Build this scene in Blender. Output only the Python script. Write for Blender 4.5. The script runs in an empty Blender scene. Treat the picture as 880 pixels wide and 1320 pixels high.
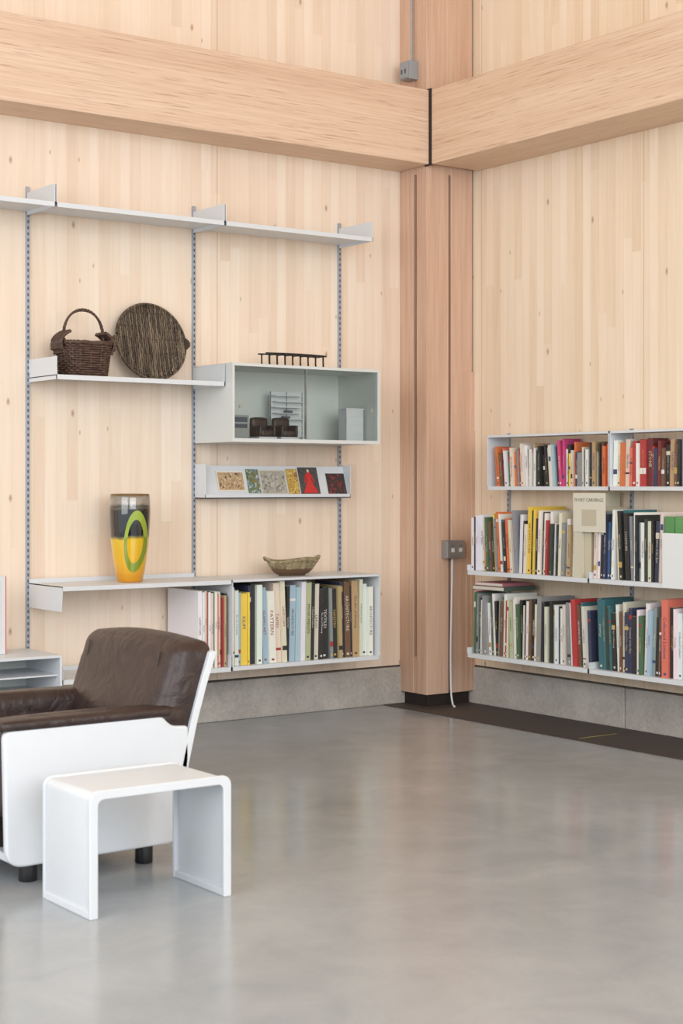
import bpy, bmesh, math, random
from mathutils import Vector, Matrix
random.seed(7)
scene = bpy.context.scene
scene.view_settings.view_transform = 'Standard'
scene.view_settings.look = 'None'
scene.view_settings.exposure = 0.0

def lin(r, g, b):
    f = lambda c: (c/255/12.92) if c/255 <= 0.04045 else ((c/255+0.055)/1.055)**2.4
    return (f(r), f(g), f(b), 1.0)

# ------------------------------------------------------------------ materials
class NT:
    def __init__(s, name):
        s.m = bpy.data.materials.new(name); s.m.use_nodes = True
        s.t = s.m.node_tree; s.n = s.t.nodes; s.l = s.t.links
        s.b = s.n['Principled BSDF']; s.out = s.n['Material Output']
    def new(s, typ, **kw):
        nd = s.n.new(typ)
        for k, v in kw.items(): setattr(nd, k, v)
        return nd
    def link(s, a, b): s.l.new(a, b)
    def val(s, sock, v):
        if hasattr(v, 'is_output') or isinstance(v, bpy.types.NodeSocket): s.link(v, sock)
        else: sock.default_value = v
    def math(s, op, a, b=None, c=None, clamp=False):
        nd = s.new('ShaderNodeMath', operation=op, use_clamp=clamp)
        s.val(nd.inputs[0], a)
        if b is not None: s.val(nd.inputs[1], b)
        if c is not None: s.val(nd.inputs[2], c)
        return nd.outputs[0]
    def mix(s, f, a, b, mode='MIX'):
        nd = s.new('ShaderNodeMix', data_type='RGBA', blend_type=mode)
        s.val(nd.inputs[0], f); s.val(nd.inputs[6], a); s.val(nd.inputs[7], b)
        return nd.outputs[2]
    def ramp(s, f, stops):
        nd = s.new('ShaderNodeValToRGB'); s.link(f, nd.inputs[0])
        e = nd.color_ramp.elements
        while len(e) < len(stops): e.new(0.5)
        for i, (p, c) in enumerate(stops): e[i].position = p; e[i].color = c
        return nd.outputs[0]
    def noise(s, vec, scale, detail=4, rough=0.5, dist=0.0):
        nd = s.new('ShaderNodeTexNoise')
        if vec is not None: s.link(vec, nd.inputs['Vector'])
        nd.inputs['Scale'].default_value = scale; nd.inputs['Detail'].default_value = detail
        nd.inputs['Roughness'].default_value = rough; nd.inputs['Distortion'].default_value = dist
        return nd.outputs['Fac']
    def comb(s, x, y, z):
        nd = s.new('ShaderNodeCombineXYZ')
        for i, v in enumerate((x, y, z)): s.val(nd.inputs[i], v)
        return nd.outputs[0]
    def obj(s):
        return s.new('ShaderNodeTexCoord').outputs['Object']
    def xyz(s):
        sp = s.new('ShaderNodeSeparateXYZ'); s.link(s.obj(), sp.inputs[0])
        return sp.outputs[0], sp.outputs[1], sp.outputs[2]
    def base(s, c): s.val(s.b.inputs['Base Color'], c)
    def rough(s, r): s.val(s.b.inputs['Roughness'], r)
    def bump(s, h, strength=0.2, dist=0.01):
        nd = s.new('ShaderNodeBump'); s.link(h, nd.inputs['Height'])
        nd.inputs['Strength'].default_value = strength; nd.inputs['Distance'].default_value = dist
        s.link(nd.outputs[0], s.b.inputs['Normal'])

def plain(name, col, rough=0.5, metal=0.0, var=0.04, scale=15, bump=0.0):
    t = NT(name)
    n = t.noise(t.obj(), scale, 3)
    c0 = tuple(min(1, c*(1-var)) for c in col[:3]) + (1,)
    c1 = tuple(min(1, c*(1+var)) for c in col[:3]) + (1,)
    t.base(t.ramp(n, [(0.3, c0), (0.7, c1)]))
    t.rough(rough); t.b.inputs['Metallic'].default_value = metal
    if bump: t.bump(n, bump, 0.004)
    return t.m

def stave_wood(name, axis, ca, cb, cc, w=0.058):
    t = NT(name); x, y, z = t.xyz()
    u = x if axis == 'x' else y
    uw = t.math('DIVIDE', u, w)
    i = t.math('FLOOR', uw)
    wn = t.new('ShaderNodeTexWhiteNoise', noise_dimensions='1D'); t.link(i, wn.inputs['W'])
    off = t.math('MULTIPLY', wn.outputs[0], 7.0)
    j = t.math('FLOOR', t.math('DIVIDE', t.math('ADD', z, off), 2.3))
    wn2 = t.new('ShaderNodeTexWhiteNoise', noise_dimensions='2D'); t.link(t.comb(i, j, 0.0), wn2.inputs['Vector'])
    tone = wn2.outputs[0]
    gv = t.comb(t.math('ADD', t.math('MULTIPLY', u, 26.0), t.math('MULTIPLY', tone, 40.0)), t.math('MULTIPLY', tone, 9.0), t.math('MULTIPLY', z, 1.3))
    g = t.noise(gv, 1.0, 5, 0.6, 0.8)
    big = t.noise(t.comb(t.math('MULTIPLY', u, 1.3), 0.0, t.math('MULTIPLY', z, .5)), 1.0, 2)
    f = t.math('ADD', t.math('MULTIPLY', tone, 0.42), t.math('MULTIPLY', g, 0.75))
    f = t.math('ADD', f, t.math('MULTIPLY', t.math('SUBTRACT', big, 0.5), 0.5))
    c = t.ramp(f, [(0.18, ca), (0.55, cb), (0.95, cc)])
    fr = t.math('FRACT', uw)
    edge = t.math('LESS_THAN', fr, 0.04)
    c = t.mix(t.math('MULTIPLY', edge, 0.14), c, (0.35, 0.2, 0.1, 1))
    fp = t.math('FRACT', t.math('DIVIDE', t.math('ADD', u, 0.31), 1.22))
    c = t.mix(t.math('MULTIPLY', t.math('LESS_THAN', fp, 0.004), 0.4), c, (0.3, 0.17, 0.09, 1))
    # sparse knots
    for (su, sz, thr, sz_, dk) in ((6.0, 3.0, .90, 14.0, (0.30, 0.15, 0.08, 1)), (13.0, 5.0, .93, 12.0, (0.42, 0.25, 0.14, 1))):
        vo = t.new('ShaderNodeTexVoronoi', voronoi_dimensions='2D'); vo.inputs['Scale'].default_value = 1.0
        t.link(t.comb(t.math('MULTIPLY', u, su), t.math('MULTIPLY', z, sz), 0.0), vo.inputs['Vector'])
        gate = t.new('ShaderNodeSeparateColor'); t.link(vo.outputs['Color'], gate.inputs[0])
        k = t.math('MULTIPLY', t.math('SUBTRACT', 1.0, t.math('MULTIPLY', vo.outputs['Distance'], sz_), clamp=True), t.math('GREATER_THAN', gate.outputs[0], thr))
        c = t.mix(t.math('MULTIPLY', k, 0.85, clamp=True), c, dk)
    t.base(c); t.rough(0.55)
    t.bump(g, 0.05, 0.003)
    return t.m

def grain_wood(name, axis, ca, cb, cc, stripe=0.0, fine=110.0, rough=0.5, sf=210.0):
    t = NT(name); x, y, z = t.xyz()
    d = {'x': x, 'y': y, 'z': z}
    sc = {k: t.math('MULTIPLY', v, 1.6 if k == axis else fine) for k, v in d.items()}
    g = t.noise(t.comb(sc['x'], sc['y'], sc['z']), 1.0, 3, 0.6, 0.0)
    sc2 = {k: t.math('MULTIPLY', v, 0.35 if k == axis else 9.0) for k, v in d.items()}
    g2 = t.noise(t.comb(sc2['x'], sc2['y'], sc2['z']), 1.0, 3, 0.5, 0.3)
    f = t.math('ADD', t.math('MULTIPLY', g, 0.6), t.math('MULTIPLY', g2, 0.4))
    c = t.ramp(f, [(0.3, ca), (0.5, cb), (0.68, cc)])
    if stripe:
        sc3 = {k: t.math('MULTIPLY', v, 5.5 if k == axis else sf) for k, v in d.items()}
        g3 = t.noise(t.comb(sc3['x'], sc3['y'], sc3['z']), 1.0, 2, 0.5, 0.0)
        s = t.math('MULTIPLY', t.math('SUBTRACT', g3, 0.58), 7.0, clamp=True)
        c = t.mix(t.math('MULTIPLY', s, stripe), c, (0.30, 0.13, 0.07, 1))
    t.base(c); t.rough(rough)
    return t.m

M = {}
M['wallL'] = stave_wood('maple_staves_left', 'x', lin(224,201,178), lin(235,215,194), lin(242,227,210))
M['wallR'] = stave_wood('maple_staves_right', 'y', lin(222,197,168), lin(234,213,187), lin(242,225,204))
M['beamX'] = grain_wood('laminated_beam_x', 'x', lin(206,173,147), lin(218,188,163), lin(228,202,178), 0.5)
M['beamY'] = grain_wood('laminated_beam_y', 'y', lin(206,173,145), lin(218,188,161), lin(228,202,176), 0.5)
M['col'] = grain_wood('column_veneer', 'z', lin(194,156,132), lin(206,171,147), lin(217,186,162), 0.15, 45)
M['coldark'] = plain('column_groove_dark', lin(84,44,32), 0.7, var=.5, scale=30)
M['white'] = plain('white_lacquer', lin(214,218,222), 0.4, var=.01)
M['offwhite'] = plain('offwhite_powder_coat', lin(212,215,213), 0.45, var=.01)
M['grey'] = plain('grey_plastic', lin(150,155,158), 0.4)
M['steel'] = plain('brushed_steel', lin(170,172,174), 0.35, 0.8)
M['alu'] = plain('anodised_rail', lin(164,170,180), 0.4, 0.3)
M['slot'] = plain('rail_slot_dark', lin(78,84,98), 0.6)
M['black'] = plain('black_plastic', lin(24,24,26), 0.4)
M['shoe_gap'] = plain('steel_shoe_and_gap_shade', lin(40,30,26), 0.6)
M['cab'] = plain('cabinet_interior_grey', lin(218,223,217), 0.5, var=.01)

def concrete(name, a, b, rough, bstr):
    t = NT(name); o = t.obj()
    n1 = t.noise(o, 3, 6, .6); n2 = t.noise(o, 60, 4, .7)
    f = t.math('ADD', t.math('MULTIPLY', n1, .6), t.math('MULTIPLY', n2, .4))
    t.base(t.ramp(f, [(0.35, a), (0.65, b)])); t.rough(rough); t.bump(n2, bstr, .006)
    return t.m
M['plinth'] = concrete('cast_concrete', lin(158,152,144), lin(200,193,184), .85, .4)

def floor_mat():
    t = NT('polished_concrete'); o = t.obj()
    n1 = t.noise(o, 0.8, 5, .6, .6); n2 = t.noise(o, 4, 6, .62, .5); n3 = t.noise(o, 130, 2, .5)
    f = t.math('ADD', t.math('ADD', t.math('MULTIPLY', n1, .5), t.math('MULTIPLY', n2, .38)), t.math('MULTIPLY', n3, .12))
    t.base(t.ramp(f, [(0.36, lin(144,148,152)), (0.5, lin(156,160,163)), (0.64, lin(168,171,173))]))
    t.rough(t.ramp(n2, [(0.3, (.16,.16,.16,1)), (0.7, (.24,.24,.24,1))]))
    t.b.inputs['IOR'].default_value = 1.72
    n4 = t.noise(o, 2.5, 2, .5)
    t.bump(n4, .06, .02)
    return t.m
M['floor'] = floor_mat()
M['mat'] = plain('floor_grille_dark', lin(70,62,58), .6, var=.15, scale=40)
M['tape'] = plain('yellow_tape', lin(168,156,90), .6)

def leather():
    t = NT('brown_leather'); o = t.obj()
    n = t.noise(o, 9, 5, .55, 1.2); n2 = t.noise(o, 220, 2)
    t.base(t.ramp(n, [(0.3, lin(42,30,28)), (0.7, lin(60,44,40))]))
    t.rough(.40)
    h = t.math('ADD', n, t.math('MULTIPLY', n2, .04))
    t.bump(h, .35, .03)
    return t.m
M['leather'] = leather()

def attr_mat(name, rough=.5):
    t = NT(name); a = t.new('ShaderNodeAttribute', attribute_name='Col')
    n = t.noise(t.obj(), 60, 3)
    t.base(t.mix(t.math('MULTIPLY', n, .10), a.outputs['Color'], (.4,.38,.34,1)))
    t.rough(rough); return t.m
M['paint'] = attr_mat('printed_covers')

def glass_pane():
    t = NT('cabinet_glass')
    tr = t.new('ShaderNodeBsdfTransparent'); tr.inputs[0].default_value = (.95,.975,.96,1)
    gl = t.new('ShaderNodeBsdfGlossy'); gl.inputs['Roughness'].default_value = .03
    fr = t.new('ShaderNodeFresnel'); fr.inputs[0].default_value = 1.35
    mx = t.new('ShaderNodeMixShader'); t.link(fr.outputs[0], mx.inputs[0]); t.link(tr.outputs[0], mx.inputs[1]); t.link(gl.outputs[0], mx.inputs[2])
    t.link(mx.outputs[0], t.out.inputs[0]); return t.m
M['glass'] = glass_pane()

def wicker(name, a, b):
    t = NT(name); n = t.noise(t.obj(), 45, 4, .7)
    t.base(t.ramp(n, [(0.3, a), (0.7, b)])); t.rough(.6); t.bump(n, .4, .003); return t.m
M['wicker'] = wicker('dark_willow', lin(52,36,32), lin(104,78,64))
def wicker_tray():
    t = NT('mixed_willow'); x, y, z = t.xyz()
    n = t.noise(t.comb(t.math('MULTIPLY', x, 80.0), t.math('MULTIPLY', y, 20.0), t.math('MULTIPLY', z, 3.0)), 1.0, 3, .6)
    t.base(t.ramp(n, [(0.35, lin(52,42,35)), (.5, lin(88,74,60)), (0.68, lin(136,120,98))])); t.rough(.6); return t.m
M['wicker2'] = wicker_tray()

# ------------------------------------------------------------------ builder
class B:
    def __init__(s, mats, fn=None):
        s.bm = bmesh.new(); s.mats = mats; s.fn = fn or (lambda a, b, c: (a, b, c))
        s.col = s.bm.loops.layers.float_color.new('Col')
    def mi(s, m): return s.mats.index(m)
    def face(s, pts, mat, col=None, smooth=False):
        vs = [s.bm.verts.new(s.fn(*p)) for p in pts]
        f = s.bm.faces.new(vs); f.material_index = s.mi(mat); f.smooth = smooth
        if col:
            for l in f.loops: l[s.col] = col
        return f
    def box(s, a0, a1, b0, b1, c0, c1, mat, col=None, top=None, shear=0.0, z0=None):
        zb = c0 if z0 is None else z0
        def P(a, b, c): return s.fn(a + shear*(c-zb), b, c)
        v = [s.bm.verts.new(P(a, b, c)) for c in (c0, c1) for b in (b0, b1) for a in (a0, a1)]
        q = [(0,2,3,1), (4,5,7,6), (0,1,5,4), (1,3,7,5), (3,2,6,7), (2,0,4,6)]
        fs = []
        for k, idx in enumerate(q):
            f = s.bm.faces.new([v[i] for i in idx]); f.material_index = s.mi(mat); fs.append(f)
            cc = top if (k == 1 and top) else col
            if cc:
                for l in f.loops: l[s.col] = cc
        return fs
    def tube(s, pts, r, mat, seg=6, closed=False, rf=None):
        pts = [Vector(s.fn(*p)) for p in pts]; n = len(pts); rings = []
        up = Vector((0.13, 0.21, 0.97)).normalized()
        for i, p in enumerate(pts):
            a = pts[(i-1) % n] if closed or i > 0 else p
            b = pts[(i+1) % n] if closed or i < n-1 else p
            d = (b-a).normalized()
            e = d.cross(up)
            if e.length < .05: e = d.cross(Vector((1, 0, 0)))
            e.normalize(); g = d.cross(e)
            rr = r if rf is None else r*rf(i/(n-1))
            rings.append([s.bm.verts.new(p + (e*math.cos(2*math.pi*k/seg) + g*math.sin(2*math.pi*k/seg))*rr) for k in range(seg)])
        m = n if closed else n-1
        for i in range(m):
            A, C = rings[i], rings[(i+1) % n]
            for k in range(seg):
                f = s.bm.faces.new((A[k], A[(k+1) % seg], C[(k+1) % seg], C[k])); f.material_index = s.mi(mat); f.smooth = True
        if not closed:
            for R in (rings[0], rings[-1]):
                f = s.bm.faces.new(R); f.material_index = s.mi(mat)
    def lathe(s, prof, cx, cy, mat, seg=32, ex=1.0, ey=1.0):
        rings = [[s.bm.verts.new(s.fn(cx+ex*r*math.cos(2*math.pi*k/seg), cy+ey*r*math.sin(2*math.pi*k/seg), z)) for k in range(seg)] for r, z in prof]
        for A, C in zip(rings, rings[1:]):
            for k in range(seg):
                f = s.bm.faces.new((A[k], A[(k+1) % seg], C[(k+1) % seg], C[k])); f.material_index = s.mi(mat); f.smooth = True
        for R in (rings[0], rings[-1]):
            f = s.bm.faces.new(R); f.material_index = s.mi(mat)
    def pillow(s, c, h, r, bulge, mat, lean=0.0, cuts=13, warp=None):
        t = bmesh.new(); bmesh.ops.create_cube(t, size=2)
        bmesh.ops.subdivide_edges(t, edges=t.edges[:], cuts=cuts, use_grid_fill=True)
        h = Vector(h); mp = {}
        for v in t.verts:
            q = Vector([math.sin(x*math.pi/2) for x in v.co])
            p = Vector([q[i]*h[i] for i in range(3)])
            inn = Vector([max(-(h[i]-r), min(h[i]-r, p[i])) for i in range(3)])
            d = p-inn
            if d.length > 1e-6: p = inn + d.normalized()*r
            for i in range(3):
                o = [k for k in range(3) if k != i]
                if abs(v.co[i]) > .999: p[i] += math.copysign(bulge[i]*(1-q[o[0]]**2)*(1-q[o[1]]**2), q[i])
            p.x += lean*p.z
            if warp: p = warp(p, q)
            mp[v] = s.bm.verts.new(s.fn(*(Vector(c)+p)))
        for f in t.faces:
            g = s.bm.faces.new([mp[v] for v in f.verts]); g.smooth = True; g.material_index = s.mi(mat)
        t.free()
    def prism(s, poly, y0, y1, mat, axis='y', smooth=False):
        P = (lambda a, b, t: s.fn(a, t, b)) if axis == 'y' else (lambda a, b, t: s.fn(t, a, b))
        A = [s.bm.verts.new(P(a, b, y0)) for a, b in poly]; C = [s.bm.verts.new(P(a, b, y1)) for a, b in poly]
        n = len(poly)
        for k in range(n):
            f = s.bm.faces.new((A[k], A[(k+1) % n], C[(k+1) % n], C[k])); f.material_index = s.mi(mat); f.smooth = smooth
        for R in (A, C):
            f = s.bm.faces.new(R); f.material_index = s.mi(mat)
    def done(s, name, bevel=0.0, parent=None, origin=None, seg=2):
        bmesh.ops.recalc_face_normals(s.bm, faces=s.bm.faces)
        me = bpy.data.meshes.new(name); s.bm.to_mesh(me); s.bm.free()
        for m in s.mats: me.materials.append(M[m])
        ob = bpy.data.objects.new(name, me); scene.collection.objects.link(ob)
        if origin:
            me.transform(Matrix.Translation(-Vector(origin))); ob.location = origin
        if bevel:
            md = ob.modifiers.new('bevel', 'BEVEL'); md.width = bevel; md.segments = seg; md.limit_method = 'ANGLE'; md.angle_limit = math.radians(40)
        if parent: ob.parent = parent
        return ob

FL = lambda s, t, z: (s, -t, z)        # left wall: s = world x, t = distance out from wall
FR = lambda s, t, z: (-t, -s, z)       # right wall: s = distance from corner, t = distance out

# ------------------------------------------------------------------ room
b = B(['floor']); b.box(-8.5, .3, -10, .3, -.2, 0, 'floor'); b.done('floor')
b = B(['wallL']); b.box(-8.5, 0.0, 0, .2, .215, 5.2, 'wallL'); b.done('wall_left')
b = B(['wallR']); b.box(0, .2, -10, .2, .215, 5.2, 'wallR'); b.done('wall_right')
b = B(['plinth'])
b.box(-8.5, 0, -.010, .2, 0, .205, 'plinth'); b.done('baseboard_left', .006)
b = B(['plinth'])
for y0, y1 in ((-1.405, -.0), (-4.2, -1.410), (-10, -4.205)): b.box(-.010, .2, y0, y1, 0, .205, 'plinth')
b.done('baseboard_right', .006)
b = B(['wallR']); b.box(-8.5, .2, -10, .2, 5.2, 5.4, 'wallR'); b.done('ceiling')
b = B(['mat', 'tape', 'slot'])
for y0, y1 in ((-1.50, -.012), (-3.2, -1.506), (-5.5, -3.206)): b.box(-.46, -.012, y0, y1, 0, .004, 'mat')
b.box(-.42, -.17, -1.510, -1.504, .004, .005, 'tape')
b.done('trim_1')

# beams
b = B(['beamX']); b.box(-8.5, -.345, -.27, 0, 2.967, 3.372, 'beamX'); b.done('ceiling_beam', .004)
b = B(['beamY']); b.box(-.34, 0, -10, -.285, 2.967, 3.372, 'beamY'); b.done('ceiling_beam', .004)

# column
b = B(['col', 'coldark', 'shoe_gap', 'slot'])
b.box(-.308, -.008, -.212, -.002, .08, 5.2, 'coldark')
b.box(-.337, -.20, -.121, 0, .07, 5.2, 'col')
b.box(-.337, -.182, -.24, -.151, .07, 5.2, 'col')
b.box(-.164, -.012, -.24, -.08, .07, 5.2, 'col')
b.box(-.333, -.30, -.152, -.120, .07, .27, 'col'); b.box(-.333, -.30, -.152, -.120, 2.93, 5.2, 'col')
b.box(-.186, -.16, -.238, -.20, 2.93, 5.2, 'col')
b.box(-.029, .0, -.252, -.1, .075, 1.52, 'col'); b.box(-.06, .0, -.247, -.1, .075, 1.85, 'col')
b.box(-.31, -.02, -.22, -.01, 0, .08, 'shoe_gap')
for k in range(28):
    z = .45+k*.088
    b.box(-.314, -.306, -.145, -.127, z, z+.035, 'slot')
b.box(-.345, -.335, -.285, -.23, 2.96, 3.38, 'shoe_gap')  # dark strip painted in as the shade of the slot between the beams
b.done('corner_column', .002)

# ------------------------------------------------------------------ shelving
def rail(s, z0, z1, F):
    b = B(['alu', 'slot'], F)
    b.box(s-.009, s+.009, 0, .012, z0, z1, 'alu')
    z = z0+.03
    while z < z1-.03:
        b.box(s-.004, s+.004, .0115, .0126, z, z+.014, 'slot')
        z += .029
    b.done('shelf_rail')
for s in (-.757, -1.671, -2.585, -3.499): rail(s, .29, 2.64, FL)
for s in (.54, 1.452, 2.364): rail(s, .29, 1.50, FR)

def shelf(s0, s1, dep, zt, F, mode='up', sh=.1, th=.022, mat='white', left=True, right=True):
    b = B([mat], F)
    b.box(s0, s1, .014, dep, zt-.004, zt, mat)
    b.box(s0, s1, dep-.004, dep, zt-th, zt-.004, mat)
    b.box(s0, s1, .014, .018, zt, zt+.02, mat)
    for on, s in ((left, s0), (right, s1-.003)):
        if not on: continue
        if mode == 'up': b.box(s, s+.003, .010, dep, zt-th, zt+sh, mat)
        elif mode == 'down':
            pts = [(.010, zt), (dep, zt), (dep-.015, zt-sh), (.010, zt-sh)]
            A = [(s, a, c) for a, c in pts]; C = [(s+.003, a, c) for a, c in pts]
            b.face(A, mat); b.face(C, mat)
            for k in range(4): b.face([A[k], A[(k+1) % 4], C[(k+1) % 4], C[k]], mat)
    return b.done('wall_shelf')
G = .003
for a in (-3.499, -2.585, -1.671): shelf(a+G, a+.914-G, .312, 2.525, FL, sh=.085)
shelf(-2.585+G, -1.671-G, .312, 1.73, FL, sh=.085)
shelf(-2.585+G, -1.671-G, .375, .752, FL, 'down', .115, th=.02, right=False)
shelf(-2.585+G, -1.671-G, .375, .325, FL, 'up', .06)
def bay(s0, s1, dep, z0, z1, F, name):
    b = B(['white'], F)
    b.box(s0, s1, .014, dep, z1-.012, z1, 'white'); b.box(s0, s1, .014, dep, z0-.02, z0, 'white')
    b.box(s0, s0+.004, .010, dep, z0-.02, z1, 'white'); b.box(s1-.004, s1, .010, dep, z0-.02, z1, 'white')
    return b.done(name, .001)
bay(-1.671+G, -.757-G, .375, .325, .752, FL, 'wall_bookcase')
for a in (.54, 1.452):
    bay(a+G, a+.912-G, .165, 1.212, 1.485, FR, 'wall_bookcase')
    shelf(a+G, a+.912-G, .305, .765, FR, sh=.03)
    shelf(a+G, a+.912-G, .305, .325, FR, sh=.03)

# low open cabinet in the left bay
b = B(['white', 'cab'], FL)
s0, s1 = -3.499+G, -2.585-G
b.box(s0, s1, .012, .385, .43, .442, 'white'); b.box(s0, s1, .012, .385, .255, .267, 'white')
for s in (s0, s1-.012): b.box(s, s+.012, .012, .385, .267, .43, 'white')
b.box(s0, s1, .012, .02, .267, .43, 'cab'); b.box(s0+.012, s1-.012, .02, .36, .345, .352, 'white')
b.done('low_cabinet', .001)
M['orange'] = plain('orange_frame_edge', lin(206,92,58), .5)
b = B(['white', 'cab', 'orange'], FL)
b.box(-3.10, -2.785, .17, .20, .443, .80, 'white'); b.box(-3.08, -2.81, .20, .203, .47, .78, 'cab')
b.box(-2.785, -2.780, .17, .20, .443, .80, 'orange')
b.done('framed_picture', .0)

# display cabinet with glass doors
b = B(['offwhite', 'cab', 'glass', 'steel'], FL)
s0, s1, z0, z1, dep = -1.671+G, -.757-G, 1.432, 1.822, .375
b.box(s0, s1, .012, dep, z1-.014, z1, 'offwhite'); b.box(s0, s1, .012, dep, z0, z0+.018, 'offwhite')
b.box(s0, s0+.012, .012, dep, z0+.018, z1-.014, 'offwhite'); b.box(s1-.012, s1, .012, dep, z0+.018, z1-.014, 'offwhite')
b.box(s0+.012, s1-.012, .012, .02, z0+.018, z1-.014, 'cab')
b.box(s0+.0125, s0+.0145, .02, .36, z0+.018, z1-.014, 'cab'); b.box(s1-.0145, s1-.0125, .02, .36, z0+.018, z1-.014, 'cab')
mid = (s0+s1)/2
def pane(a0, a1, t): b.face([(a0, t, z0+.02), (a1, t, z0+.02), (a1, t, z1-.016), (a0, t, z1-.016)], 'glass')
pane(s0+.013, mid+.01, .359); pane(mid-.01, s1-.013, .368)
b.box(mid-.012, mid-.009, .355, .372, z0+.02, z1-.016, 'steel')
b.box(s1-.06, s1-.045, .370, .374, 1.60, 1.615, 'steel'); b.box(s0+.045, s0+.06, .361, .366, 1.60, 1.615, 'steel')
b.done('glass_display_cabinet', .0)

# items in cabinet
zc = 1.4505
b = B(['grey', 'slot', 'steel'], FL)
b.box(-1.60, -1.50, .16, .26, zc, zc+.05, 'grey'); b.box(-1.595, -1.505, .165, .255, zc+.055, zc+.075, 'slot'); b.box(-1.60, -1.50, .16, .26, zc+.05, zc+.055, 'steel')
b.box(-1.60, -1.50, .16, .26, zc+.075, zc+.12, 'grey'); b.box(-1.59, -1.51, .26, .262, zc+.085, zc+.11, 'slot')
b.done('model_radio', .002)
b = B(['leather', 'white'], FL)
def mini(x0, x1, t0):
    b.pillow(((x0+x1)/2, t0+.05, zc+.03), ((x1-x0)/2-.012, .045, .018), .01, (0, 0, .004), 'leather', cuts=5)
    b.pillow(((x0+x1)/2, t0+.01, zc+.065), ((x1-x0)/2, .014, .045), .01, (0, .003, .004), 'leather', cuts=5)
    for x in (x0, x1-.016): b.pillow((x+.008, t0+.05, zc+.042), (.009, .05, .03), .008, (0, 0, 0), 'leather', cuts=5)
    b.box(x0-.004, x1+.004, t0, t0+.1, zc, zc+.012, 'white')
mini(-1.46, -1.36, .20)
b.done('model_armchair')
b = B(['leather', 'white'], FL)
mini(-1.34, -1.24, .22)
b.done('model_armchair')
b = B(['white', 'slot'], FL)
x0, x1, t0 = -1.27, -1.07, .10
b.box(x0, x1, t0, t0+.006, zc, zc+.255, 'white')
for x in (x0, (x0+x1)/2-.001, x1-.003): b.box(x, x+.002, t0+.006, t0+.009, zc, zc+.255, 'slot')
for i, z in enumerate((.02, .05, .08, .11, .14, .17, .20, .23)):
    b.box(x0+(.0 if i % 2 else .01), x1-(.03 if i % 3 else .0), t0+.006, t0+.05, zc+z, zc+z+.004, 'white')
    if i in (1, 3, 4): b.box(x0+.02+i*.015, x0+.06+i*.015, t0+.01, t0+.035, zc+z+.004, zc+z+.017, 'slot')
b.box(x0, x0+.07, t0+.006, t0+.05, zc+.08, zc+.11, 'white')
b.done('model_shelving')
b = B(['white', 'offwhite'], FL)
b.box(-.90, -.79, .20, .27, zc, zc+.165, 'white'); b.box(-.903, -.787, .197, .273, zc+.165, zc+.172, 'white')
for z in (.04, .085, .13): b.box(-.896, -.794, .27, .272, zc+z-.001, zc+z+.001, 'offwhite')
b.done('model_cupboard', .002)

# black peg rack on cabinet
b = B(['black'], FL)
zt = 1.822
for t in (.17, .24): b.tube([(-1.385+.375*k/12, t, zt+.068+.003*math.sin(k/12*math.pi)) for k in range(13)], .0045, 'black')
for k in range(8):
    x = -1.365+k*.048
    for t in (.17, .24):
        b.tube([(x, t, zt+.068), (x, t, zt+.035), (x+.002, t, zt+.0)], .0045 if k % 2 else .004, 'black')
    b.tube([(x, .165, zt+.066), (x, .245, zt+.066)], .004, 'black')
b.done('wire_rack')

# magazine shelf w/ cards
b = B(['white'], FL)
s0, s1 = -1.671+G, -.757-G
A = [(.045, 1.315), (.05, 1.318), (.098, 1.165), (.093, 1.162)]
L = [(s0+.006, a, c) for a, c in A]; R = [(s1-.006, a, c) for a, c in A]
b.face(L, 'white'); b.face(R, 'white')
for k in range(4): b.face([L[k], L[(k+1) % 4], R[(k+1) % 4], R[k]], 'white')
b.box(s0, s1, .012, .115, 1.150, 1.156, 'white'); b.box(s0, s1, .111, .115, 1.150, 1.172, 'white')
for s in (s0, s1-.004): b.box(s, s+.004, .010, .115, 1.15, 1.325, 'white')
b.done('magazine_shelf', .0008)
def CP(s, w, z):
    t = .0515+(1.318-z)*(.048/.153)+w
    return (s, t, z)
def card(s0, s1, z0, z1, base, blobs, seed, border=None, name='postcard'):
    rnd = random.Random(seed); b = B(['paint'], FL)
    P = [CP(s0, .0, z0), CP(s1, .0, z0), CP(s1, .0, z1), CP(s0, .0, z1)]
    Q = [CP(s0, .002, z0), CP(s1, .002, z0), CP(s1, .002, z1), CP(s0, .002, z1)]
    b.face(Q, 'paint', border or base); b.face(P, 'paint', base)
    for k in range(4): b.face([P[k], P[(k+1) % 4], Q[(k+1) % 4], Q[k]], 'paint', base)
    m = .006 if border else 0
    if border:
        b.face([CP(s0+m, .0024, z0+m), CP(s1-m, .0024, z0+m), CP(s1-m, .0024, z1-m), CP(s0+m, .0024, z1-m)], 'paint', base)
    for i in range(110):
        c = rnd.choice(blobs); x = rnd.uniform(s0+m+.004, s1-m-.004); z = rnd.uniform(z0+m+.004, z1-m-.004)
        r = rnd.uniform(.002, .008); w = .0026+i*.00001; n = 6; a0 = rnd.random()*6
        pts = []
        for k in range(n):
            rr = r*rnd.uniform(.5, 1.3)
            px = min(s1-m, max(s0+m, x+rr*math.cos(a0+k*2*math.pi/n))); pz = min(z1-m, max(z0+m, z+rr*math.sin(a0+k*2*math.pi/n)))
            pts.append(CP(px, w, pz))
        b.face(pts, 'paint', c)
    return b
zb = 1.173
card(-1.575, -1.41, zb+.015, zb+.117, lin(190,160,120), [lin(150,120,86), lin(80,60,45), lin(210,184,150), lin(170,140,108)], 1, lin(232,226,214)).done('postcard')
card(-1.395, -1.32, zb+.005, zb+.128, lin(96,120,80), [lin(60,90,60), lin(130,150,170), lin(180,190,200), lin(150,120,60)], 2).done('postcard')
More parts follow.
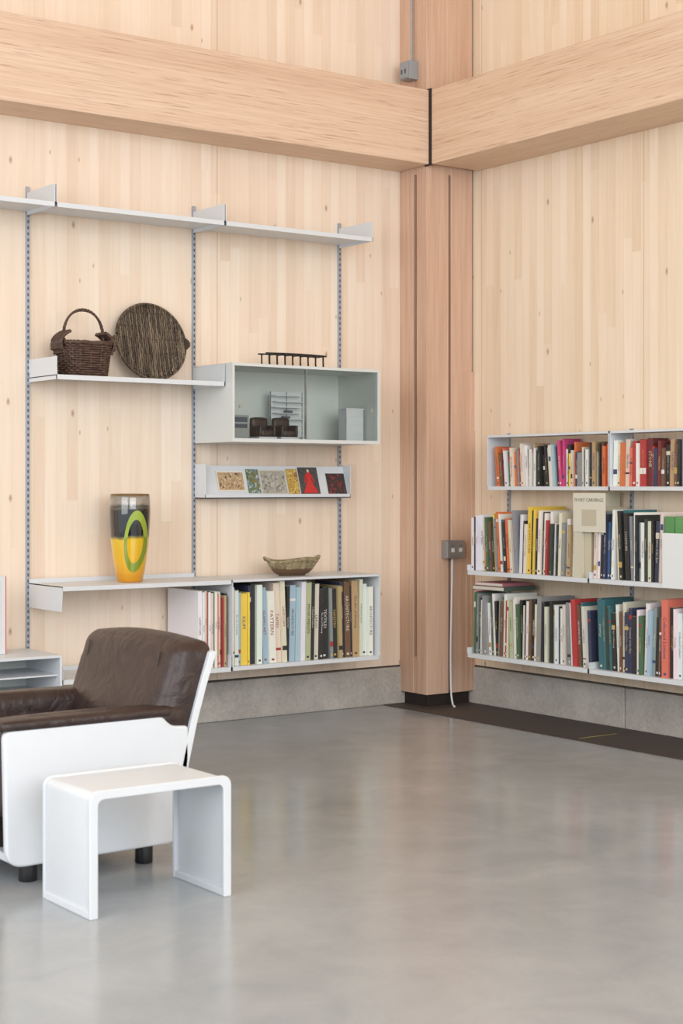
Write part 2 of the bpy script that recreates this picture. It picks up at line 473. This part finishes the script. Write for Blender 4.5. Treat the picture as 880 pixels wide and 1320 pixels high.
card(-1.315, -1.15, zb-.002, zb+.125, lin(170,164,150), [lin(140,134,124), lin(190,186,176), lin(120,116,108)], 3, lin(206,202,190)).done('postcard')
card(-1.145, -1.075, zb-.002, zb+.13, lin(190,150,60), [lin(210,180,90), lin(150,106,50), lin(220,190,110)], 4).done('postcard')
b = card(-1.068, -.945, zb-.004, zb+.14, lin(70,66,66), [lin(80,76,76), lin(60,56,58)], 5)
cx = -1.006
prof = [(-.010, .112), (-.016, .095), (-.011, .078), (-.020, .055), (-.034, .030), (-.048, .004), (.048, .004), (.034, .030), (.020, .055), (.011, .078), (.016, .095), (.010, .112)]
b.face([CP(cx+a, .0045, zb+c) for a, c in prof], 'paint', lin(205,30,30))
for sg in (-1, 1):
    b.face([CP(cx+sg*.012, .0044, zb+.108), CP(cx+sg*.022, .0044, zb+.100), CP(cx+sg*.034, .0044, zb+.058), CP(cx+sg*.027, .0044, zb+.055), CP(cx+sg*.014, .0044, zb+.085)], 'paint', lin(190,28,28))
b.face([CP(cx+.008*math.cos(k), .0046, zb+.121+.009*math.sin(k)) for k in [i*.785 for i in range(8)]], 'paint', lin(226,190,170))
b.done('postcard')
card(-.892, -.772, zb-.002, zb+.108, lin(44,28,28), [lin(120,24,32), lin(150,34,44), lin(30,22,22), lin(80,20,26), lin(30,22,22)], 6).done('postcard')

# ------------------------------------------------------------------ books
_tc = {}
def text_mesh(word):
    if word in _tc: return _tc[word]
    cu = bpy.data.curves.new('t', 'FONT'); cu.body = word; cu.size = 1.0; cu.resolution_u = 1
    ob = bpy.data.objects.new('t', cu); scene.collection.objects.link(ob)
    dg = bpy.context.evaluated_depsgraph_get(); dg.update()
    me = bpy.data.meshes.new_from_object(ob.evaluated_get(dg))
    vs = [tuple(v.co) for v in me.vertices]; fs = [tuple(p.vertices) for p in me.polygons]
    bpy.data.objects.remove(ob); bpy.data.curves.remove(cu); bpy.data.meshes.remove(me)
    xs = [v[0] for v in vs]; ys = [v[1] for v in vs]
    x0, y0 = min(xs), min(ys); w = max(xs)-x0; h = max(ys)-y0
    _tc[word] = ([(v[0]-x0, v[1]-y0) for v in vs], fs, w, h); return _tc[word]
WORDS = ['ALHAMBRA', 'TEXTILES', 'Drawings', 'LANDSCAPE', 'Ceramics of the East', 'MODERN ART', 'Gardens', 'SCULPTURE', 'The Art of Weaving', 'PAINTING', 'A journey through Italy', 'PATTERN', 'Colour and Light', 'ARCHITECTURE', 'Japanese prints', 'PRINTS', 'FURNITURE', 'The House', 'TAPESTRY', 'A history of the village', 'Collected Letters', 'STONE', 'DESIGN 1950 - 1990']

def lum(c): return .3*c[0]+.6*c[1]+.1*c[2]
def put_text(b, word, sc, zc_, t, hgt, wid, col, shear, z0):
    vs, fs, w, h = text_mesh(word)
    k = min(hgt/w, wid/h)
    L = w*k; W = h*k
    bv = []
    for x, y in vs:
        z = zc_+L/2-x*k; s = sc-W/2+y*k
        bv.append(b.bm.verts.new(b.fn(s+shear*(z-z0), t, z)))
    for f in fs:
        try: g = b.bm.faces.new([bv[i] for i in f])
        except ValueError: continue
        g.material_index = 0
        for l in g.loops: l[b.col] = col
CREAM = lin(222,212,194)
def mute(c, k):
    g = lum(c); return tuple(v*(1-k)+g*k for v in c[:3])+(1,)
def book_row(name, F, s0, s1, z0, tf, items, hmin, hmax, wmin, wmax, seed, depth=(.16, .24), maxlean=.07, tmin=.02, words=WORDS, sat=.06, extra=None):
    rnd = random.Random(seed); b = B(['paint'], F); s = s0; i = 0; shear = 0.0; left = 0
    last_h = hmax
    while True:
        it = items[i % len(items)]; i += 1
        col = mute(it[0], sat); w = (it[1] if len(it) > 1 and it[1] else rnd.uniform(wmin, wmax)); h = (it[2] if len(it) > 2 and it[2] else rnd.uniform(hmin, hmax))
        word = it[3] if len(it) > 3 else None
        if left <= 0:
            ns = rnd.choice([0, 0, -maxlean*.6, maxlean*.5, -maxlean]) if maxlean else 0
            if ns < shear: s += (shear-ns)*max(last_h, h)*.95
            shear = ns; left = rnd.randint(4, 9)
            if i == 1 and shear < 0: s += -shear*h
        left -= 1
        if s + w + max(0, shear)*h > s1: break
        dp = rnd.uniform(*depth); t1 = tf - rnd.uniform(0, .022); t0 = max(.022, t1-dp)
        c = tuple(max(0, min(1, v*rnd.uniform(.9, 1.05))) for v in col[:3])+(1,)
        hard = rnd.random() < .7
        b.box(s, s+w-.0006, t0, t1, z0, z0+h, 'paint', c, CREAM, shear, z0)
        if hard and w > .012:
            for a0, a1 in ((s, s+.002), (s+w-.0026, s+w-.0006)): b.box(a0, a1, t0, t1, z0+h, z0+h+.003, 'paint', c, None, shear, z0)
        last_h = h
        dark = lum(c) < .3
        tc = rnd.choice([lin(216,208,190), lin(200,170,100), lin(226,226,226)]) if dark else rnd.choice([lin(50,50,54), lin(60,70,120), lin(150,50,46), lin(80,60,46)])
        if rnd.random() < .35:
            zz = rnd.choice([.04, .06, h-.05, h-.08]); bh = rnd.uniform(.006, .03)
            bc = rnd.choice([tc, lin(190,160,80), lin(160,50,46), lin(50,70,110), lin(226,224,218), lin(40,40,40)])
            b.box(s+.0004, s+w-.001, t1, t1+.0006, z0+zz, z0+zz+bh, 'paint', bc, None, shear, z0)
        if w > tmin*.4 and rnd.random() < .85:
            wd = word or rnd.choice(words)
            put_text(b, wd, s+w/2, z0+h*rnd.uniform(.5, .6), t1+.0011, h*(.62 if word else rnd.uniform(.35, .6)), w*.5, tc, shear, z0)
        if rnd.random() < .5:
            b.box(s+w*.3, s+w*.7, t1, t1+.0006, z0+.012, z0+.022, 'paint', tc, None, shear, z0)
        s += w + rnd.choice([.0004, .0006, .001])
    if extra: extra(b)
    return b.done(name)
W_ = lin(236,235,231); CR = lin(224,216,196); BK = lin(32,31,33); NV = lin(42,50,84); RD = lin(180,44,44); OR = lin(220,112,52); YE = lin(236,206,50)
GY = lin(142,146,148); LB = lin(160,190,208); GN = lin(70,106,70); TL = lin(40,104,114); BR = lin(112,78,56); TN = lin(184,154,110); PK = lin(214,58,126); DG = lin(40,58,50); MR = lin(112,32,40); BL = lin(54,96,156); PG = lin(180,190,152); SA = lin(230,116,90)

book_row('books_on_shelf', FL, -1.660, -.768, .3255, .345,
  [(W_, .026, .385, 'BOKHARA'), (W_, .022, .37), (LB, .014, .36), (YE, .036, .355, 'KILIM'), (YE, .012, .36), (NV, .016, .39), (BK, .024, .40), (W_, .032, .395, 'ALHAMBRA'), (LB, .030, .38, 'ISLAMIC ART'), (W_, .04, .36), (CR, .034, .40, 'TAPIES'), (CR, .026, .41), (BK, .018, .38), (LB, .034, .385), (LB, .028, .375, 'MOSAIC'), (W_, .026, .40), (PG, .034, .395, 'MONUMENTS'), (BK, .022, .39), (CR, .030, .385, 'LEACH'), (BK, .024, .36), (BK, .034, .365), (GY, .02, .36), (BK, .03, .355), (TN, .024, .37), (NV, .018, .39), (BR, .036, .39), (BK, .014, .37), (TN, .04, .395), (CR, .02, .40), (W_, .034, .375), (W_, .03, .36), (CR, .022, .35), (W_, .03, .355, 'HENRI MATISSE'), (LB, .022, .35), (W_, .04, .36)],
  .34, .40, .02, .035, 3, (.2, .28), .04)
book_row('books_on_shelf', FL, -1.838, -1.675, .3255, .35,
  [(W_, .022, .375), (W_, .012, .37), (CR, .010, .375), (RD, .005, .37), (W_, .012, .37), (CR, .013, .365), (BK, .005, .37), (W_, .014, .37), (SA, .009, .36), (W_, .012, .37), (CR, .009, .36), (RD, .006, .34), (TN, .012, .35), (BK, .012, .36)],
  .34, .38, .012, .02, 11, (.28, .3), 0)
# right wall
topA = [(OR,.022,.20),(OR,.018,.21),(BR,),(SA,.02,.2),(W_,),(GN,),(CR,),(OR,),(GY,),(RD,),(CR,),(W_,),(GY,),(W_,),(TN,),(W_,),(DG,),(BK,),(BK,),(BK,.02),(W_,),(CR,),(LB,),(GY,),(BK,),(PK,.02,.235),(PK,.014,.24),(W_,),(BK,),(YE,.012),(CR,),(OR,),(NV,),(GY,),(CR,),(BK,),(W_,),(GY,),(BK,),(TN,),(W_,),(BK,),(BR,)]
book_row('books_on_shelf', FR, .55, 1.442, 1.2125, .15, topA, .165, .225, .010, .024, 5, (.11, .125), .08)
topB = [(W_,),(CR,),(OR,.02,.215),(CR,),(SA,),(RD,),(W_,),(RD,.04,.225),(MR,.035,.23),(RD,),(NV,),(MR,),(BR,),(BK,),(TN,),(BR,),(BK,),(GY,)]
book_row('books_on_shelf', FR, 1.462, 2.354, 1.2125, .15, topB, .18, .235, .014, .03, 6, (.11, .125), .05)
midA = [(W_,.02,.28),(NV,.016,.285),(W_,.018,.29),(W_,),(CR,),(TN,),(GN,),(BR,),(DG,),(YE,.014,.30),(GY,),(OR,.014,.31),(W_,),(TL,),(BK,),(OR,.022,.28),(CR,),(W_,),(GY,),(W_,),(BK,),(CR,),(YE,.03,.34),(BK,.02),(YE,.012,.33),(BK,),(W_,.024),(BK,.014),(W_,),(RD,.016),(W_,),(DG,),(W_,.03),(BK,),(CR,.02),(GY,),(W_,),(TN,)]
book_row('books_on_shelf', FR, .55, 1.335, .7655, .285, midA, .25, .325, .010, .024, 8, (.18, .24), .07)
b = B(['paint'], FR)
for a0, a1, t1, h, c in ((1.340, 1.395, .295, .415, lin(206,199,178)), (1.397, 1.442, .275, .345, lin(198,189,164))):
    b.box(a0, a1, .03, t1, .7655, .7655+h, 'paint', c, CREAM)
b.box(1.340, 1.56, .296, .299, .99, 1.18, 'paint', lin(214,209,192), CREAM)
b.box(1.40, 1.50, .2992, .2996, 1.02, 1.10, 'paint', lin(190,181,158))
vs, fs, w, h = text_mesh('IVORY CARVINGS')
bv = [b.bm.verts.new(b.fn(1.352+x*.195/w, .3002, 1.138+y*.195/w)) for x, y in vs]
for f in fs:
    g = b.bm.faces.new([bv[i] for i in f]); 
    for l in g.loops: l[b.col] = lin(110,100,80)
b.done('ivory_carvings_book', .0)
midB = [(CR,.02,.3),(W_,),(BK,),(GY,),(NV,),(BL,.02),(BK,),(W_,),(CR,),(BK,),(TL,),(BK,.024),(GY,),(W_,),(BK,),(LB,),(W_,),(DG,),(CR,),(BK,),(NV,),(GY,),(CR,),(BK,)]
book_row('books_on_shelf', FR, 1.462, 1.925, .7655, .285, midB, .27, .335, .012, .024, 9, (.18, .24), .07)
b = B(['paint'], FR)
b.box(1.935, 1.99, .03, .29, .7655, 1.075, 'paint', lin(80,140,78), CREAM)
b.box(1.992, 2.12, .03, .285, .7655, 1.07, 'paint', lin(90,150,86), CREAM)
b.box(1.935, 2.17, .3055, .309, .745, .998, 'paint', lin(226,229,229))
b.done('document_folders', .001)
book_row('books_on_shelf', FR, 2.125, 2.354, .7655, .285, midB, .28, .335, .014, .028, 19, (.18, .24), .05)
botA = [(PG,.01,.33),(PK,.008,.33),(GN,.012,.325),(GY,),(DG,),(W_,),(OR,.012),(GY,),(W_,),(GN,),(W_,),(BK,),(GY,),(BR,),(W_,),(RD,.01),(CR,),(PG,),(W_,),(W_,),(GN,),(BK,.018),(CR,),(DG,),(W_,),(BR,),(BK,),(CR,),(GY,.03),(BK,),(CR,),(W_,),(BK,),(CR,),(W_,.02),(BK,),(W_,),(CR,),(GY,),(W_,),(RD,.032,.325),(BR,),(TL,),(CR,),(NV,)]
def lying(b):
    z = .664
    b.box(.556, .80, .05, .275, z, z+.022, 'paint', lin(74,92,84), None); b.box(.556, .80, .275, .2756, z+.003, z+.019, 'paint', lin(214,206,190))
    b.box(.565, .775, .06, .262, z+.0225, z+.040, 'paint', lin(196,120,130), None); b.box(.565, .775, .262, .2626, z+.025, z+.037, 'paint', lin(226,220,206))
book_row('books_on_shelf', FR, .55, 1.442, .3255, .285, botA, .27, .325, .010, .024, 12, (.18, .24), .05, extra=lying)
botB = [(TL,.03,.34),(TL,.02,.335),(DG,),(TL,.014),(BK,),(W_,),(BR,),(CR,),(NV,),(NV,),(BK,),(W_,),(GN,),(W_,),(LB,),(GY,),(BK,.024),(BR,),(SA,.04,.36),(BK,.03),(W_,),(W_,),(CR,)]
book_row('books_on_shelf', FR, 1.462, 2.354, .3255, .285, botB, .27, .335, .014, .028, 13, (.18, .24), .07)

# ------------------------------------------------------------------ basket
b = B(['wicker'])
cx, cy, zb = -2.372, -.165, 1.7305
def rr(ax, ay, k, n):
    a = 2*math.pi*k/n; c, s_ = math.cos(a), math.sin(a)
    return (math.copysign(abs(c)**.5, c)*ax, math.copysign(abs(s_)**.5, s_)*ay)
N = 56; BH = .150
for lv in range(15):
    f = lv/14; z = zb+.006+f*BH; ax = .104+.016*f; ay = .070+.018*f
    pts = []
    for k in range(N):
        x, y = rr(ax, ay, k, N); o = .004*(1 if (k//2+lv) % 2 else -1)
        l = math.hypot(x, y); pts.append((cx+x*(1+o/l), cy+y*(1+o/l), z))
    b.tube(pts, .0055, 'wicker', 5, True)
for k in range(28):
    x0, y0 = rr(.104, .070, k, 28); x1, y1 = rr(.120, .088, k, 28)
    b.tube([(cx+x0, cy+y0, zb), (cx+x1, cy+y1, zb+BH+.010)], .0045, 'wicker', 5)
for d in (0, math.pi):
    b.tube([(cx+rr(.122, .090, k, N)[0], cy+rr(.122, .090, k, N)[1], zb+BH+.012+.004*math.sin(k*math.pi/2+d)) for k in range(N)], .0065, 'wicker', 6, True)
b.pillow((cx, cy, zb+.006), (.098, .066, .006), .005, (0, 0, 0), 'wicker', cuts=4)
for ph in (0, 2.1, 4.2):
    pts = []
    for k in range(73):
        a = math.pi*k/72; tw = k*.6+ph; r = .0045
        cxx = -.108*math.cos(a)*(1+.12*math.sin(a)**2)
        pts.append((cx+cxx+r*math.cos(tw)*math.cos(a), cy+r*math.sin(tw), zb+BH-.01+.182*abs(math.sin(a))**.8+r*math.cos(tw)*math.sin(a)))
    b.tube(pts, .0048, 'wicker', 5)
for sg in (-1, 1):
    for q in range(7):
        y = cy-.048+.016*q
        b.tube([(cx+sg*(.090+.050*math.sin(math.pi*k/12)), y, zb+.12+.075*k/12-.02*math.cos(math.pi*k/12)) for k in range(13)], .0085, 'wicker', 5)
    for q in range(4):
        b.tube([(cx+sg*(.102+.038*math.sin(math.pi*(q+1)/5)), cy-.055+.11*k/8, zb+.115+.02*q+.003*(1 if k % 2 else -1)) for k in range(9)], .007, 'wicker', 5)
b.done('wicker_basket')

# round woven tray leaning on wall
b = B(['wicker2'])
cx, zb, R = -1.955, 1.7305, .192
def TP(u, v, o=0.0):
    return (cx+u, -.115+.085*((v+R)/(2*R))-o, zb+.011+(v+R)*.985)
for k in range(31):
    u = -R+.012+k*(2*R-.024)/30; hv = math.sqrt(max(0, (R*.985)**2-u*u))
    pts = [TP(u+.0015*math.sin(j*2+k), -hv+2*hv*j/14, .003*(1 if (j+k) % 2 else -1)+.006) for j in range(15)]
    b.tube(pts, .0056 if k % 3 else .0064, 'wicker2', 5)
for v in (-.15, -.06, .015, .075, .145):
    hu = math.sqrt(R*R*.96-v*v)
    b.tube([TP(-hu+2*hu*j/60, v, .006+.008*(1 if j % 2 else -1)) for j in range(61)], .0035, 'wicker2', 5)
for o, r in ((0, .007), (.008, .005)):
    b.tube([TP(R*math.cos(2*math.pi*k/64), R*math.sin(2*math.pi*k/64), o) for k in range(64)], r, 'wicker2', 6, True)
for sg in (-1, 1):
    b.tube([TP(sg*(R-.002+.026*math.sin(math.pi*k/12)), -.03+.055*k/12, .004) for k in range(13)], .007, 'wicker2', 6)
    b.tube([TP(sg*(R-.002+.012*math.sin(math.pi*k/12)), -.02+.035*k/12, .004) for k in range(13)], .006, 'wicker2', 6)
b.done('woven_tray')

# ------------------------------------------------------------------ glass vase
def vase_mat():
    t = NT('yellow_black_glass'); x, y, z = t.xyz()
    p = t.math('ADD', t.math('MULTIPLY', x, .811), t.math('MULTIPLY', y, -.585))
    q = t.math('ADD', t.math('MULTIPLY', x, -.585), t.math('MULTIPLY', y, -.811))
    n = t.noise(t.obj(), 9, 3, .5, .5)
    zz = t.math('ADD', z, t.math('MULTIPLY', t.math('SUBTRACT', n, .5), .05))
    zf = t.math('DIVIDE', zz, .416)
    c = t.ramp(zf, [(0.0, lin(240,160,10)), (0.2, lin(252,196,10)), (0.50, lin(252,210,30)), (0.525, lin(120,112,60)), (0.545, lin(18,18,18)), (.84, lin(20,22,20)), (.88, lin(110,106,84)), (.91, lin(216,212,204))])
    c = t.mix(t.math('GREATER_THAN', z, .414), c, lin(206,160,80))
    e = t.math('ADD', t.math('POWER', t.math('DIVIDE', t.math('SUBTRACT', p, .036), .046), 2.0), t.math('POWER', t.math('DIVIDE', t.math('SUBTRACT', t.math('ADD', z, t.math('MULTIPLY', p, -.6)), .175), .125), 2.0))
    ring = t.math('MULTIPLY', t.math('LESS_THAN', t.math('ABSOLUTE', t.math('SUBTRACT', e, 1.0)), .34), t.math('GREATER_THAN', q, 0.0))
    c = t.mix(ring, c, lin(150,172,44))
    t.base(c); t.rough(.05)
    t.b.inputs['Coat Weight'].default_value = 1.0
    t.b.inputs['Coat Roughness'].default_value = .02
    hi = t.math('MULTIPLY', t.math('GREATER_THAN', zf, .87), .85)
    lo = t.math('MULTIPLY', t.math('LESS_THAN', zf, .52), .3)
    t.link(t.math('ADD', hi, lo), t.b.inputs['Transmission Weight'])
    return t.m
M['vase'] = vase_mat()
b = B(['vase'])
prof = [(.001, 0), (.055, 0), (.060, .006), (.068, .05), (.078, .11), (.087, .18), (.0925, .26), (.095, .33), (.093, .39), (.091, .414), (.089, .416), (.0875, .413), (.090, .38), (.091, .33), (.088, .26), (.083, .18), (.073, .11), (.062, .05), (.03, .022), (.001, .02)]
prof = [(r*1.05, z*1.02) for r, z in prof]
b.lathe(prof, 0, 0, 'vase', 48)
o = b.done('glass_vase'); o.location = (-2.142, -.2, .7525)

# ------------------------------------------------------------------ boat bowl
def bowlmat():
    t = NT('glazed_stoneware'); x, y, z = t.xyz(); n = t.noise(t.obj(), 30, 4, .7, 1.0)
    c = t.ramp(n, [(0.35, lin(112,94,66)), (0.5, lin(150,136,104)), (0.65, lin(172,166,134))])
    c = t.mix(t.math('LESS_THAN', t.math('ADD', z, t.math('MULTIPLY', n, .02)), .048), c, lin(104,78,56))
    t.base(c); t.rough(.4); t.bump(n, .3, .004); return t.m
M['bowl'] = bowlmat()
b = B(['bowl'])
n, m = 48, 10; th = []
def rimz(a): return .006*math.sin(3*a)+.004*abs(math.cos(a))**6
def bowl(k, j, inner):
    a = 2*math.pi*k/n; f = j/m
    rx = .085+(.152-.085)*f**.8; ry = .045+(.100-.045)*f**.75
    if inner: rx -= .010; ry -= .010
    x = rx*math.cos(a); y = ry*math.sin(a)*(1-.15*abs(math.cos(a))**2)
    z = .006+.070*f**1.3+rimz(a)*f**2 + (.012*(1-f) if inner else 0)
    return (x, y, z)
for inner in (0, 1):
    rings = [[b.bm.verts.new(bowl(k, j, inner)) for k in range(n)] for j in range(0, m+1)]
    th.append(rings)
    for A, C in zip(rings, rings[1:]):
        for k in range(n):
            f = b.bm.faces.new((A[k], A[(k+1) % n], C[(k+1) % n], C[k])); f.smooth = True
    b.bm.faces.new(rings[0])
for k in range(n):
    b.bm.faces.new((th[0][-1][k], th[0][-1][(k+1) % n], th[1][-1][(k+1) % n], th[1][-1][k]))
b.lathe([(.06, 0), (.062, .012)], 0, 0, 'bowl', 24, 1.3, .75)
b.tube([(.149*math.cos(2*math.pi*k/48), .097*math.sin(2*math.pi*k/48)*(1-.15*math.cos(2*math.pi*k/48)**2), .077+rimz(2*math.pi*k/48)) for k in range(48)], .007, 'bowl', 6, True)
for sg in (-1, 1):
    b.tube([(sg*(.146+.024*math.sin(math.pi*k/10)), -.026+.052*k/10, .082+.014*math.sin(math.pi*k/10)) for k in range(11)], .007, 'bowl', 6)
o = b.done('boat_shaped_bowl'); o.location = (-1.205, -.21, .7525)

# ------------------------------------------------------------------ sockets + cables
b = B(['steel', 'white', 'slot'])
b.box(-.235, -.105, -.285, -.241, .815, .915, 'steel')
b.box(-.229, -.111, -.291, -.285, .821, .909, 'steel')
for xx in (-.205, -.15):
    b.box(xx, xx+.022, -.293, -.291, .85, .872, 'white'); b.box(xx+.003, xx+.006, -.2935, -.2928, .88, .89, 'slot'); b.box(xx+.014, xx+.017, -.2935, -.2928, .88, .89, 'slot')
b.done('wall_socket', .003)
b = B(['white'])
pts = [(-.175, -.262, .815), (-.176, -.262, .7), (-.178, -.258, .5), (-.181, -.256, .3), (-.184, -.262, .12), (-.19, -.275, .05), (-.20, -.30, .012), (-.215, -.33, .009)]
def smooth(p, n=6):
    out = []
    for i in range(len(p)-1):
        p0 = Vector(p[max(0, i-1)]); p1 = Vector(p[i]); p2 = Vector(p[i+1]); p3 = Vector(p[min(len(p)-1, i+2)])
        for k in range(n):
            t = k/n
            out.append(tuple(.5*((2*p1)+(-p0+p2)*t+(2*p0-5*p1+4*p2-p3)*t*t+(-p0+3*p1-3*p2+p3)*t**3)))
    out.append(tuple(p[-1])); return out
b.tube(smooth(pts), .0055, 'white', 8); b.done('power_cable')
b = B(['grey', 'slot'])
b.box(-.40, -.338, -.165, -.085, 3.45, 3.55, 'grey'); b.box(-.408, -.40, -.16, -.09, 3.455, 3.545, 'grey')
for y in (-.145, -.115): b.box(-.4095, -.408, y, y+.012, 3.48, 3.505, 'slot')
b.tube([(-.35, -.125, 3.55), (-.35, -.125, 5.19)], .006, 'grey', 8)
b.done('junction_box', .003)

# ------------------------------------------------------------------ side table
b = B(['white'])
X0, X1, Y0, Y1, H = -3.785, -3.320, -3.022, -2.715, .36
def path(o, R=.030):
    r = max(R-o, .02)
    p = [(X0+o, 0.0)]
    for k in range(9):
        a = math.pi-math.pi/2*k/8; p.append((X0+o+r+r*math.cos(a), H-o-r+r*math.sin(a)))
    for k in range(9):
        a = math.pi/2-math.pi/2*k/8; p.append((X1-o-r+r*math.cos(a), H-o-r+r*math.sin(a)))
    p.append((X1-o, 0.0)); return p
def band(o1, o2, y0, y1):
    p, q = path(o1), path(o2)
    n = len(p)
    vs = {}
    for yk, y in enumerate((y0, y1)):
        for i, (a, c) in enumerate(p): vs[0, yk, i] = b.bm.verts.new((a, y, c))
        for i, (a, c) in enumerate(q): vs[1, yk, i] = b.bm.verts.new((a, y, c))
    for i in range(n-1):
        for s_ in (0, 1):
            f = b.bm.faces.new((vs[s_, 0, i], vs[s_, 0, i+1], vs[s_, 1, i+1], vs[s_, 1, i])); f.smooth = True
        for yk in (0, 1): b.bm.faces.new((vs[0, yk, i], vs[0, yk, i+1], vs[1, yk, i+1], vs[1, yk, i]))
    for i in (0, n-1): b.bm.faces.new((vs[0, 0, i], vs[1, 0, i], vs[1, 1, i], vs[0, 1, i]))
band(0, .026, Y0, Y0+.013); band(0, .026, Y1-.013, Y1)
band(.006, .012, Y0+.013, Y1-.013)
for xa, xb in ((X0, X0+.024), (X1-.024, X1)): b.box(xa, xb, Y0+.0131, Y1-.0131, 0, .022, 'white')
b.done('side_table', .003, seg=3)

# ------------------------------------------------------------------ armchair
ch = bpy.data.objects.new('armchair', None); scene.collection.objects.link(ch); ch.location = (-3.52, -2.22, 0)
def rpoly(pts, rads, n=6):
    out = []; N_ = len(pts)
    for i in range(N_):
        p = Vector(pts[i]); a = (Vector(pts[i-1])-p); c = (Vector(pts[(i+1) % N_])-p)
        r = min(rads[i], a.length*.45, c.length*.45)
        A = p+a.normalized()*r; C = p+c.normalized()*r
        for k in range(n+1):
            t = k/n; out.append(tuple(A*(1-t)**2+p*2*t*(1-t)+C*t*t))
    return out
def fin(b, name, bevel=0.0):
    o = b.done(name, bevel, seg=3); o.parent = ch; o.matrix_parent_inverse = Matrix.Translation(-ch.location); return o
side = [(-3.845, .478), (-3.30, .480), (-3.268, .445), (-3.205, .440), (-3.200, .34), (-3.235, .068), (-3.835, .062)]
sp = rpoly(side, [.03, .02, .02, .012, .02, .05, .06])
b = B(['white', 'black', 'steel'])
b.prism(sp, -2.575, -2.548, 'white'); b.prism(sp, -1.892, -1.865, 'white')
fin(b, 'shell_sides', .008)
b = B(['white', 'steel'])
for x, z in ((-3.30, .187),):
    b.tube([(x+.0075*math.cos(k*math.pi/8), -2.5755, z+.0075*math.sin(k*math.pi/8)) for k in range(16)], .0008, 'white', 5, True)
fin(b, 'side_screws')
b = B(['white'])
outer = [(-3.242, .10), (-3.225, .20), (-3.203, .32), (-3.172, .45), (-3.136, .57), (-3.098, .675)]
inner = [(x-.012, z+.002) for x, z in outer]
b.prism(rpoly(outer+inner[::-1], [.002]*12, 2), -2.560, -1.880, 'white')
for y0, y1 in ((-2.575, -2.555), (-1.885, -1.865)):
    o2 = [(x-.024, z) for x, z in outer]
    b.prism(outer+o2[::-1], y0, y1, 'white')
fin(b, 'shell_back', .005)
b = B(['white']); b.box(-3.82, -3.24, -2.548, -1.892, .075, .10, 'white'); fin(b, 'shell_base', .005)
b = B(['leather'])
def sag(p, q):
    p.z += .012*math.sin(q.y*3)*(1-q.x*q.x); return p
b.pillow((-3.60, -2.22, .25), (.335, .235, .155), .05, (.02, .0, .02), 'leather', warp=sag)
fin(b, 'seat_cushion')
b = B(['leather'])
def bw(p, q):
    p.x += .012*math.sin(q.z*5)*(1-abs(q.y))
    p.z += -.012*q.y*q.y*(q.z > .5)
    return p
b.pillow((-3.214, -2.222, .525), (.072, .332, .190), .04, (.03, .012, .01), 'leather', lean=.30, cuts=19, warp=bw)
for y in (-2.47, -1.97):
    b.tube([(-3.214-.072-.004+.30*z+.012*math.sin(z/.19*5)*.25-.004, y, .525+z) for z in [-.15+.30*k/20 for k in range(21)]], .002, 'leather', 5)
fin(b, 'back_cushion')
for y, nm in ((-2.500, 'near'), (-1.945, 'far')):
    b = B(['leather'])
    b.pillow((-3.565, y, .36), (.295, .052, .146), .035, (.01, .004, .006), 'leather')
    if nm == 'near':
        b.pillow((-3.560, -2.532, .491), (.292, .050, .016), .015, (0, 0, .003), 'leather')
        b.pillow((-3.255, -2.538, .475), (.055, .037, .034), .03, (0, 0, 0), 'leather')
    else:
        b.pillow((-3.57, -1.918, .492), (.285, .056, .014), .013, (0, 0, .003), 'leather')
    fin(b, 'arm_pad_'+nm)
b = B(['black'])
for x in (-3.325, -3.73):
    for y in (-2.495, -1.95):
        b.lathe([(.027, 0), (.029, .004), (.029, .06), (.02, .08)], x, y, 'black', 20)
fin(b, 'feet')

# ------------------------------------------------------------------ light
w = bpy.data.worlds.new('sky'); scene.world = w; w.use_nodes = True
bg = w.node_tree.nodes['Background']; bg.inputs[0].default_value = (.85, .93, 1.0, 1); bg.inputs[1].default_value = 1.18
def area(name, loc, target, sx, sy, power, col):
    L = bpy.data.lights.new(name, 'AREA'); L.shape = 'RECTANGLE'; L.size = sx; L.size_y = sy; L.energy = power; L.color = col
    o = bpy.data.objects.new(name, L); scene.collection.objects.link(o); o.location = loc
    d = Vector(target)-Vector(loc); o.rotation_euler = d.to_track_quat('-Z', 'Y').to_euler()
area('window_light_side', (-8.3, -4.5, 2.6), (-1, -2.0, 1.2), 5, 3.6, 180, (.97, .98, 1))
area('window_light_rear', (-4.0, -9.8, 3.0), (-2, -1, 1.5), 6, 3.6, 290, (.97, .98, 1))

cam = bpy.data.cameras.new('camera'); co = bpy.data.objects.new('camera', cam); scene.collection.objects.link(co)
co.location = (-5.835, -7.067, 1.22); co.rotation_euler = (math.radians(90), 0, math.radians(-35.8))
cam.sensor_width = 36; cam.lens = 2064/1320*36; cam.shift_y = -35/1320; cam.clip_start = .05
cam.dof.use_dof = True; cam.dof.focus_distance = 8.3; cam.dof.aperture_fstop = 5.6
scene.camera = co
